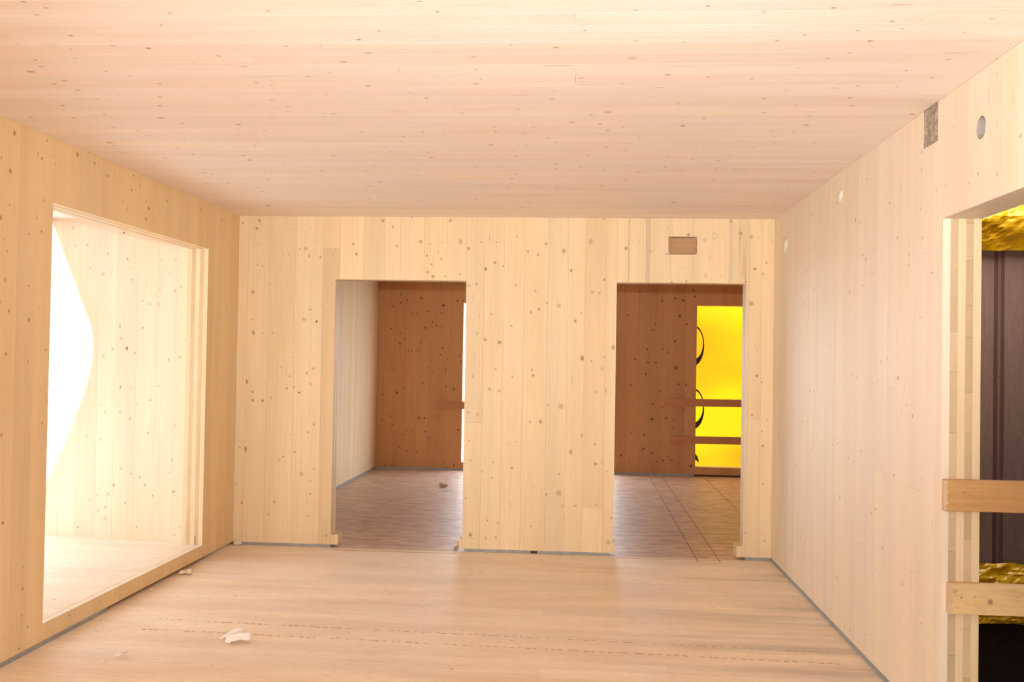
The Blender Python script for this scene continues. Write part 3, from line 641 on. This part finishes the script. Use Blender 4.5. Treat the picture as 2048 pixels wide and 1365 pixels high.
re_ = [1.5, 1.68, 1.85, 2.02, 2.2, 2.36, 2.53, 2.69, 2.86, 3.02, 3.19, 3.34, 3.47, 3.60, 3.76, 3.92, 4.075, 4.245, 4.40, 4.57, 4.72, 4.89, 5.05, 5.21, 5.38, 5.55,
       5.71, 5.87, 6.04, 6.2, 6.36, 6.53, 6.69, 6.85, 7.02, 7.18, D - 0.001]
rp = [(y * 0.05 + 4.3, z + (0.012 if y % 2 else 0), 0.0024, 0.5) for y in range(61) for z in (0.085, 0.14)]
boards(fr_right, re_, Z0, H, 'v', T, M_wallR, wall_right, voids=ow + [patch], polys=[circle], knots=K['right'] + streaks(4, 70, 3.3, D, 0.1, 2.55) + rp + scatter(56, 20, 1.5, 3.2, 2.15, 2.55),
       seed=61, split=0.25, amt=0.014)
slab('lintel_face', Frame((0, 0, 2.1035), (1, 0, 0), (0, 1, 0), (0, 0, -1)), XR + 0.0005, XR + T * 5, 2.201, 4.0125, -0.0006, 0.0, M_wallR, wall_right)
# drilled round hole with its pale lining
V, Fc = [], []
for k in range(32):
    a = k * math.pi / 16
    for r_, w_ in ((hole_r, 0.0), (hole_r, 0.125), (hole_r + 0.012, 0.125), (hole_r + 0.012, 0.0305), (hole_r, 0.0)):
        V.append(fr_right.p(hole_c[0] + r_ * math.cos(a), hole_c[1] + r_ * math.sin(a), w_))
for k in range(32):
    a, b = k * 5, ((k + 1) % 32) * 5
    for q in range(3):
        Fc.append((a + q, b + q, b + q + 1, a + q + 1))
Fc.append([k * 5 + 1 for k in range(32)])
mesh('hole_lining', V, Fc, M_pipe, wall_right)
# rough grey patch where the strip was cut away
V, Fc = [], []
NU, NV = 14, 14
rg = random.Random(9)
for i in range(NU + 1):
    for j in range(NV + 1):
        u = patch[0] + 0.001 + (patch[1] - patch[0] - 0.002) * i / NU; v = patch[2] + 0.001 + (H - patch[2] - 0.002) * j / NV
        edge = i in (0, NU) or j in (0, NV)
        V.append(fr_right.p(u, v, 0.0006 if edge else -0.002 + 0.003 * noise.noise(Vector((u * 45, v * 30, 1)))))
for i in range(NU):
    for j in range(NV):
        q = i * (NV + 1) + j
        Fc.append((q, q + 1, q + NV + 2, q + NV + 1))
mesh('rough_patch', V, Fc, M_patch, wall_right)

# ------------------------------------------------------------------ far wall of the back room with two window openings
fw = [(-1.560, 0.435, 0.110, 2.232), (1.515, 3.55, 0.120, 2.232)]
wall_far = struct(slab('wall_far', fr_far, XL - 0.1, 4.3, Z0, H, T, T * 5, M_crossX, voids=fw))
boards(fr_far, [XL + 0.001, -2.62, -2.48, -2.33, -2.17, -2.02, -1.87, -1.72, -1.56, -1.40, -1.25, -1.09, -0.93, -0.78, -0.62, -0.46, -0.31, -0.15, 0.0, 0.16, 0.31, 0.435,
       0.60, 0.75, 0.91, 1.07, 1.21, 1.36, 1.515, 1.67, 1.83, 1.99, 2.15, 2.3, 2.46, 2.62, 2.78, 2.94, 3.09, 3.25, 3.4, 3.55, 3.7, 3.9, 4.1, 4.3], Z0, H, 'v', T, M_far_dim, wall_far,
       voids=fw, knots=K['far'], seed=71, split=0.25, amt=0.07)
seal('baseboard_gap_far', (XL, D2 - 0.003, 0.0003), (1.50, D2 + 0.12, Z0 + 0.006))

struct(box('baseboard_gap_far', (1.505, D2 + 0.002, 0.0003), (3.6, D2 + 0.12, Z0 + 0.001), M_dark))  # dark strip in place of the shade in the gap below this wall
struct(box('wall_end', (4.3, -3.0, -3.0), (4.45, D2 + 0.15, 3.4), M_wallY))

# ------------------------------------------------------------------ bay beyond the left opening
bp = Vector((-2.868, 6.935, 0)); bn = Vector((0.09, 1.09, 0)).normalized(); bu = Vector((-bn.y, bn.x, 0))
fr_bay = Frame(bp, bu, (0, 0, 1), -bn)
bay = struct(slab('wall_bay', fr_bay, -0.0, 1.30, 0.0, 2.62, 0.03, 0.15, M_crossX))
boards(fr_bay, [0.0, 0.14, 0.29, 0.45, 0.62, 0.76, 0.92, 1.07, 1.19, 1.30], 0.0, 2.62, 'v', 0.03, M_bayw, bay, knots=K['bay'], seed=81, split=0.2, amt=0.03)
fr_bayf = Frame((0, 0, 0.108), (1, 0, 0), (0, 1, 0), (0, 0, 1))
bayf = struct(slab('floor', fr_bayf, -4.18, XL - T * 5 - 0.0005, 4.45, 7.06, 0.03, 0.25, M_crossX))
boards(fr_bayf, steps(4.45, 7.04, 0.15, 83), -4.18, XL - T * 5 - 0.001, 'u', 0.03, M_bayf, bayf, seed=84, split=0.0, amt=0.05,
       knots=scatter(57, 25, -4.1, -2.9, 4.5, 7.0, 0.003, 0.008))
fr_bayc = Frame((0, 0, 2.513), (1, 0, 0), (0, 1, 0), (0, 0, -1))
bayc = struct(slab('ceiling', fr_bayc, -4.18, XL - T * 5 - 0.0005, 4.45, 7.06, 0.0, 0.15, M_ceil))
struct(slab('wall_bay', Frame((0, 4.60, 0), (1, 0, 0), (0, 0, 1), (0, 1, 0)), -4.18, XL - T * 5 - 0.0005, 0.0, 2.62, 0.0, 0.15, M_wallX))
slab('sill_cover', Frame((0, 0, 0.1125), (1, 0, 0), (0, 1, 0), (0, 0, 1)), XL - T * 5, -2.757, 4.741, 6.808, 0.0, 0.0024, M_bayf, wall_left)
slab('sill_edge', Frame((0, 0, 0.1120), (1, 0, 0), (0, 1, 0), (0, 0, 1)), -2.7545, XL, 4.741, 6.808, 0.0, 0.0019, M_bayf, wall_left)
tag(box('metal_pin', (-2.765, 6.797, 0.112), (-2.762, 6.800, 0.178), M_dark), 'thin dark metal pin standing in the far corner of the bay sill', 'pin')
tag(box('batten', (-4.06, 4.62, 2.475), (-4.02, 7.015, 2.512), M_railfar), 'short brown batten end under the bay ceiling at the top of the white tarp', 'batten')

prof = [(2.51, -4.045), (2.452, -4.018), (2.02, -3.829), (1.86, -3.765), (1.743, -3.712), (1.694, -3.690), (1.596, -3.675), (1.471, -3.671), (1.365, -3.689), (1.2, -3.735), (0.909, -3.837),
        (0.514, -4.020), (0.25, -4.10), (0.112, -4.13)]
def px_(z):
    for (z1, x1), (z0, x0) in zip(prof, prof[1:]):
        if z0 <= z <= z1: return x0 + (x1 - x0) * (z - z0) / (z1 - z0)
    return prof[-1][1]
V, Fc = [], []
NY, NZ = 26, 60
for i in range(NY + 1):
    y = 4.65 + (6.985 - 4.65) * i / NY
    for j in range(NZ + 1):
        z = 0.114 + (2.474 - 0.114) * j / NZ
        k = 1.0 if i >= NY - 1 else 1 - 0.2 * math.sin(math.pi * i / NY)
        x = -4.10 + (px_(z) + 4.10) * k + (0.012 * noise.noise(Vector((y * 2.2, z * 1.1, 3))) if i < NY else 0)
        V.append((x, (6.932 + (-2.868 - x) * 0.0826) if i == NY else y - 0.02, z))
for i in range(NY):
    for j in range(NZ):
        q = i * (NZ + 1) + j
        Fc.append((q, q + NZ + 1, q + NZ + 2, q + 1))
tag(mesh('tarp', V, Fc, M_white_tarp, smooth=True), 'white translucent tarp bulging inward across the outer side of the left bay', 'tarp')

# ------------------------------------------------------------------ yellow tarp outside the far right window
V, Fc = [], []
NX, NZ = 40, 40
for i in range(NX + 1):
    x = 1.38 + (3.70 - 1.38) * i / NX
    for j in range(NZ + 1):
        z = -0.05 + 2.45 * j / NZ
        V.append((x, 13.0 + 0.02 * noise.noise(Vector((x * 1.2, z * 2.5, 5))), z))
for i in range(NX):
    for j in range(NZ):
        q = i * (NZ + 1) + j
        Fc.append((q, q + NZ + 1, q + NZ + 2, q + 1))
yt = tag(mesh('tarp', V, Fc, M_yellow_tarp, smooth=True), 'bright yellow printed tarp hung outside the right window of the back room', 'tarp')
def letter(cx, cz, rx, rz, z_hi):
    """round thick-and-thin printed letter; most of it stands behind the wall edge"""
    V, Fc = [], []
    n = 36
    for k in range(n):
        a = 2 * math.pi * k / n
        ox, oz = cx + rx * math.cos(a), cz + rz * math.sin(a)
        ix, iz = cx - rx * 0.05 + rx * 0.93 * math.cos(a), cz + rz * 0.11 + rz * 0.80 * math.sin(a)
        V += [(ox, 12.966, oz), (ix, 12.966, iz), (ox, 12.969, oz), (ix, 12.969, iz)]
    for k in range(n):
        a, b = 4 * k, 4 * ((k + 1) % n)
        Fc += [(a, b, b + 1, a + 1), (a + 2, a + 3, b + 3, b + 2), (a, a + 2, b + 2, b), (a + 1, b + 1, b + 3, a + 3)]
    return mesh('printed_letter', V, Fc, M_ink, yt)
letter(1.505, 1.712, 0.142, 0.272, 0)
letter(1.515, 0.868, 0.142, 0.272, 0)
V = [(1.40, 12.966, 0.26), (1.545, 12.966, 0.275), (1.575, 12.966, 0.23), (1.603, 12.966, 0.148), (1.555, 12.966, 0.185), (1.40, 12.966, 0.20)]
V += [(x, y + 0.003, z) for x, y, z in V]
mesh('printed_letter', V, [(0, 5, 4, 3, 2, 1), (6, 7, 8, 9, 10, 11)] + [(k, (k + 1) % 6, 6 + (k + 1) % 6, 6 + k) for k in range(6)], M_ink, yt)

# ------------------------------------------------------------------ guard rails
def rail(x0, x1, y, z0, z1, th, mat, seed, label, group=None, tilt=0.0, splint=True, knots=(), cat='rail'):
    fr = Frame((0, y, 0), (1, 0, 0), (0, 0, 1), (0, -1, 0))
    o = board('guard_rail', fr, x0, x1, z0, z1, th, mat, None, knots=list(knots) + scatter(seed, 5, x0 + .05, x1, z0 + .02, z1 - .02, .004, .012), back=True, gap=0, rng=random.Random(seed))
    md = o.modifiers.new('bevel', 'BEVEL'); md.width = 0.003; md.segments = 2; md.limit_method = 'ANGLE'; md.angle_limit = math.radians(60)
    if splint:
        rg = random.Random(seed); V, Fc = [], []
        n = 22
        for k in range(n + 1):
            z = z0 + 0.002 + (z1 - z0 - 0.004) * k / n
            a = rg.uniform(0.004, 0.016)
            V += [(x0 - 0.0015, y - 0.0008, z), (x0 + a, y - 0.0012, z + rg.uniform(-.002, .002)), (x0 - 0.002, y + th, z)]
        for k in range(n):
            q = 3 * k
            Fc += [(q, q + 1, q + 4, q + 3), (q + 2, q, q + 3, q + 5)]
        mesh('splintered_end', V, Fc, M_splint, o)
    return tag(o, label, cat, group)
rail(1.4685, 3.2, 3.985, 0.919, 1.046, 0.0275, M_rail, 3, 'upper brown rough-sawn guard rail board fixed to the jamb at the right opening', 'guard rails of the stair shaft',
     knots=[(1.545, 0.995, 0.006, 0.7), (1.565, 0.985, 0.005, 0.5)])
rail(1.4895, 3.2, 3.985, 0.507, 0.632, 0.0275, M_rail2, 4, 'lower paler stained guard rail board fixed to the jamb at the right opening', 'guard rails of the stair shaft',
     knots=[(1.512, 0.60, 0.009, 0.5), (1.538, 0.575, 0.003, 1.3), (1.50, 0.563, 0.004, 0.6), (1.59, 0.58, 0.005, 0.6)])
struct(box('trim_post', (3.2, 3.95, 0.0), (3.3, 4.05, 1.3), M_rail))
rail(-1.905, 0.445, 12.672, 0.815, 0.915, 0.027, M_railfar, 6, 'brown guard rail board across the white window of the back room', 'guard rails of the back room windows', splint=False)
rail(1.11, 3.9, 12.672, 0.913, 1.011, 0.027, M_railfar, 7, 'upper brown guard rail board in front of the yellow tarp', 'guard rails of the back room windows', splint=False)
rail(1.195, 3.9, 12.672, 0.426, 0.524, 0.027, M_railfar, 8, 'lower brown guard rail board in front of the yellow tarp', 'guard rails of the back room windows', splint=False)

# ------------------------------------------------------------------ stair shaft beyond the right opening
SX = XR + 0.1525
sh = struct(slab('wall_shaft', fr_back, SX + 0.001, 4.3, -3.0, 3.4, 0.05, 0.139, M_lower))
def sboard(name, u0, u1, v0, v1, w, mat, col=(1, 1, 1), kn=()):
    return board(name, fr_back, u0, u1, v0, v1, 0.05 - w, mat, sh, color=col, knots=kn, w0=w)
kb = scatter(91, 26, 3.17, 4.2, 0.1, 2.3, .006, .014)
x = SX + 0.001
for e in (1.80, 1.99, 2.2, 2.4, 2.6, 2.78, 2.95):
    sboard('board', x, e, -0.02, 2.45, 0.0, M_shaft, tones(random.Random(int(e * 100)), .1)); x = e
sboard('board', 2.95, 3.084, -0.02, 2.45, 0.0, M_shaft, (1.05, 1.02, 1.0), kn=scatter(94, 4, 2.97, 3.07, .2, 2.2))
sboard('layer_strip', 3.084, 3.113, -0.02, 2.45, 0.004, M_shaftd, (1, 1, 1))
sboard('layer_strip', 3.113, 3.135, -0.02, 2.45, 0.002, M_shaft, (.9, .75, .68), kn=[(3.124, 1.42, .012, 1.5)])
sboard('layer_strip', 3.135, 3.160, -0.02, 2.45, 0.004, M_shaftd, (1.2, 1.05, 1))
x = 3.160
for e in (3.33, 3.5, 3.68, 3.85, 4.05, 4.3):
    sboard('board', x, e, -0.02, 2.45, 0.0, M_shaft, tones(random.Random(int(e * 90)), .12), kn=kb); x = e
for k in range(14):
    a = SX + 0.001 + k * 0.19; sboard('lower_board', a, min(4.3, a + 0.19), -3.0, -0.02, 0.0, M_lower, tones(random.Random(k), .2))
struct(box('wall_shaft_side', (XR + 0.02, 4.0, -3.0), (SX, D, -0.22), M_lower))
struct(box('wall_shaft_end', (4.27, 3.97, -3.0), (4.299, D - 0.001, 3.3), M_shaft))
struct(box('floor_shaft_pit', (XR, 3.97, -3.1), (4.3, D, -3.0), M_lower))
struct(box('wall_shaft_near', (SX, 3.85, -3.0), (4.3, 3.97, -0.30), M_lower))
struct(slab('ceiling_shaft', Frame((0, 0, 3.3), (1, 0, 0), (0, 1, 0), (0, 0, -1)), SX, 4.3, 3.97, D + 0.1, 0.0, 0.1, M_lower, voids=[(2.0, 4.0, 5.7, 7.0)]))  # unseen roof added to darken the shaft; opening cut to light the foil
struct(box('wall_shaft_upper', (SX, 3.85, 2.6), (4.3, 3.97, 3.4), M_lower))
struct(box('wall_shaft_upper', (XR + 0.05, 3.97, 2.80), (SX, D + 0.05, 3.4), M_lower))

def foil(x0, x1, z0, z1, y, bulge, seed, label):
    V, Fc = [], []
    nx, nz = 110, 30
    for i in range(nx + 1):
        xx = x0 + (x1 - x0) * i / nx
        for j in range(nz + 1):
            t = j / nz
            z = z0 + (z1 - z0) * t
            p = Vector((xx * 3.2, z * 5.0, seed))
            n1 = noise.noise(p); n2 = abs(noise.noise(p * 2.6 + Vector((7, 3, 1)))); n3 = abs(noise.noise(p * 6 + Vector((1, 9, 4))))
            zz = z + (0.012 * noise.noise(Vector((xx * 8, 3, seed))) if j in (0, nz) else 0)
            V.append((xx, y - bulge * math.sin(math.pi * t) - 0.02 - 0.05 * n1 * math.sin(math.pi * t) ** .5 + 0.045 * n2 + 0.02 * n3 - 0.03, zz))
    for i in range(nx):
        for j in range(nz):
            q = i * (nz + 1) + j
            Fc.append((q, q + nz + 1, q + nz + 2, q + 1))
    return tag(mesh('foil', V, Fc, M_foil), label, 'foil')
foil(1.66, 4.25, 2.365, 2.95, D - 0.03, 0.16, 2.0, 'crumpled yellow foil hanging over the slab edge at the top of the shaft')
foil(1.66, 4.25, -0.40, 0.045, D - 0.02, 0.03, 8.0, 'yellow foil wrapped over the floor slab edge low in the shaft')

# ------------------------------------------------------------------ foam, filler, paper, dust
def blob(name, lobes, mat, label, cat, seed=0, group=None, flat=1.0, sub=3):
    """lobes: (x, y, z, rx, ry, rz) merged into one lumpy skin by shrinking an icosphere over the union"""
    import bmesh
    bm = bmesh.new(); bmesh.ops.create_icosphere(bm, subdivisions=sub, radius=1.0)
    c = Vector((sum(l[0] for l in lobes), sum(l[1] for l in lobes), sum(l[2] for l in lobes))) / len(lobes)
    for v in bm.verts:
        d = v.co.normalized(); best = 0.0005
        for l in lobes:
            R = Vector(l[3:6]); o = c - Vector(l[:3])
            a = sum((d[k] / R[k]) ** 2 for k in range(3)); b = 2 * sum(d[k] * o[k] / R[k] ** 2 for k in range(3)); cc = sum((o[k] / R[k]) ** 2 for k in range(3)) - 1
            ds = b * b - 4 * a * cc
            if ds > 0: best = max(best, (-b + math.sqrt(ds)) / (2 * a))
        sc_ = 1 + 0.12 * noise.noise(d * 2.3 + Vector((seed, 0, 0)))
        v.co = c + d * best * sc_
    me = bpy.data.meshes.new(name); bm.to_mesh(me); bm.free()
    me.polygons.foreach_set('use_smooth', [True] * len(me.polygons))
    o = link(name, me, mat)
    o.color = (1, 1, 1, 1)
    return tag(o, label, cat, group)
blob('foam_lump', [(-2.672, 7.388, 0.021, .021, .024, .020), (-2.648, 7.394, 0.020, .024, .018, .017)], M_foam, 'cream foam lump on the floor in the back left corner', 'foam', 1)
blob('foam_lump', [(-2.672, 6.36, 0.016, .022, .026, .015), (-2.628, 6.375, 0.019, .026, .024, .018)], M_foam, 'peanut-shaped cream foam lump on the floor below the bay opening', 'foam', 2)
blob('foam_lump', [(-0.952, 7.60, 0.026, .019, .018, .026), (-0.957, 7.59, 0.012, .022, .02, .013)], M_foam, 'small cream foam lump beside the left foot of the middle pier', 'foam', 3)
blob('foam_lump', [(-1.578, 11.02, 0.032, .030, .028, .026), (-1.53, 11.03, 0.026, .030, .024, .019), (-1.56, 11.03, 0.012, .042, .022, .011)], M_foamt, 'tan foam lump lying alone on the back room floor', 'foam', 4)
blob('foam_lump', [(-2.68, 5.91, 0.008, .012, .014, .008)], M_foam, 'tiny cream foam crumb at the foot of the left wall', 'foam', 5, sub=2)
blob('filler_patch', [(XR, 7.035, 2.36, .018, .075, .052), (XR, 7.05, 2.335, .016, .055, .045)], M_foamw, 'white filler blob high on the right wall beside the back corner', 'filler', 6)
blob('filler_patch', [(XR, 5.60, 2.452, .013, .062, .032), (XR, 5.56, 2.47, .012, .035, .022)], M_foamw, 'cream filler blob high on the right wall nearer the grey patch', 'filler', 7)
blob('filler_patch', [(1.014, D, 2.457, .016, .004, .022), (1.008, D, 2.478, .010, .003, .014)], M_foamw, 'small white filler smudge on the back wall right of the pocket', 'filler', 8)

def scrap(name, quads, label, seed):
    """torn paper: bent sheets, each a small grid with crumple"""
    V, Fc = [], []
    rg = random.Random(seed)
    for (o, a, b, lift) in quads:
        o, a, b = Vector(o), Vector(a), Vector(b)
        q0 = len(V); n = 7
        for i in range(n + 1):
            for j in range(n + 1):
                s, t = i / n, j / n
                p = o + a * s + b * t * (1 - 0.35 * s * abs(noise.noise(Vector((s * 3, seed, 2)))))
                z = lift * math.sin(math.pi * s) * (0.4 + 0.6 * t) + 0.009 * (1 + noise.noise(Vector((s * 4 + seed, t * 4, 1))))
                if i in (0, n) or j in (0, n):
                    p += Vector((rg.uniform(-.003, .003), rg.uniform(-.003, .003), 0))
                V.append((p.x, p.y, max(0.001, p.z + z)))
        for i in range(n):
            for j in range(n):
                q = q0 + i * (n + 1) + j
                Fc.append((q, q + n + 1, q + n + 2, q + 1))
    o = mesh(name, V, Fc, M_paper, smooth=True)
    md = o.modifiers.new('thickness', 'SOLIDIFY'); md.thickness = 0.0006
    return tag(o, label, 'paper')
scrap('paper_scrap', [((-1.868, 4.93, 0), (0.075, 0.045, 0.0), (0.03, 0.09, 0.012), 0.022),
                      ((-1.812, 4.87, 0), (0.125, 0.035, 0.012), (-0.01, 0.055, 0.016), 0.012),
                      ((-1.815, 4.88, 0), (0.02, 0.10, 0.02), (0.035, -0.01, 0.0), 0.012)], 'crumpled white torn tissue paper on the floor at the left front', 3)
scrap('paper_scrap', [((-2.262, 4.585, 0), (0.018, 0.055, 0.002), (0.028, 0.004, 0.004), 0.010)], 'small white paper shred on the floor left of the crumpled tissue', 5)
scrap('paper_scrap', [((-2.278, 4.495, 0), (0.008, 0.022, 0.0), (0.012, 0.002, 0.0), 0.004)], 'tiny paper crumb nearest the camera at the left front', 7)

rg = random.Random(77); V, Fc = [], []
for k in range(1500):
    if k < 950:
        cx, cy = rg.gauss(0.45, 0.42), rg.gauss(4.75, 0.25)
    else:
        cx, cy = rg.uniform(-2.4, 1.42), rg.uniform(4.35, 7.2)
    if not (XL + 0.05 < cx < XR - 0.02 and 4.1 < cy < 7.35): continue
    s = rg.uniform(0.0008, 0.0026) * (1.6 if rg.random() < .06 else 1); a = rg.uniform(0, 6.28); q = len(V)
    for j in range(3):
        V.append((cx + s * math.cos(a + 2.09 * j), cy + s * math.sin(a + 2.09 * j) * 1.4, 0.0006))
    V.append((cx, cy, 0.0006 + s * 0.9))
    Fc += [(q, q + 1, q + 3), (q + 1, q + 2, q + 3), (q + 2, q, q + 3)]
dust = mesh('sawdust', V, Fc, M_chip)
dust['kind'] = 'stuff'; tag(dust, 'pale sawdust crumbs scattered over the front of the wooden floor', 'sawdust')

# ------------------------------------------------------------------ room behind the camera, ground outside
fr_rear = Frame((0, -3.0, 0), (1, 0, 0), (0, 0, 1), (0, 1, 0))
struct(slab('wall_rear', fr_rear, XL - 0.16, 4.45, 0.0, H, 0.0, 0.15, M_wallX, voids=[REAR_OPENING]))
struct(box('floor_ground_outside', (-40, -40, -3.3), (40, 60, -3.12), M_out))
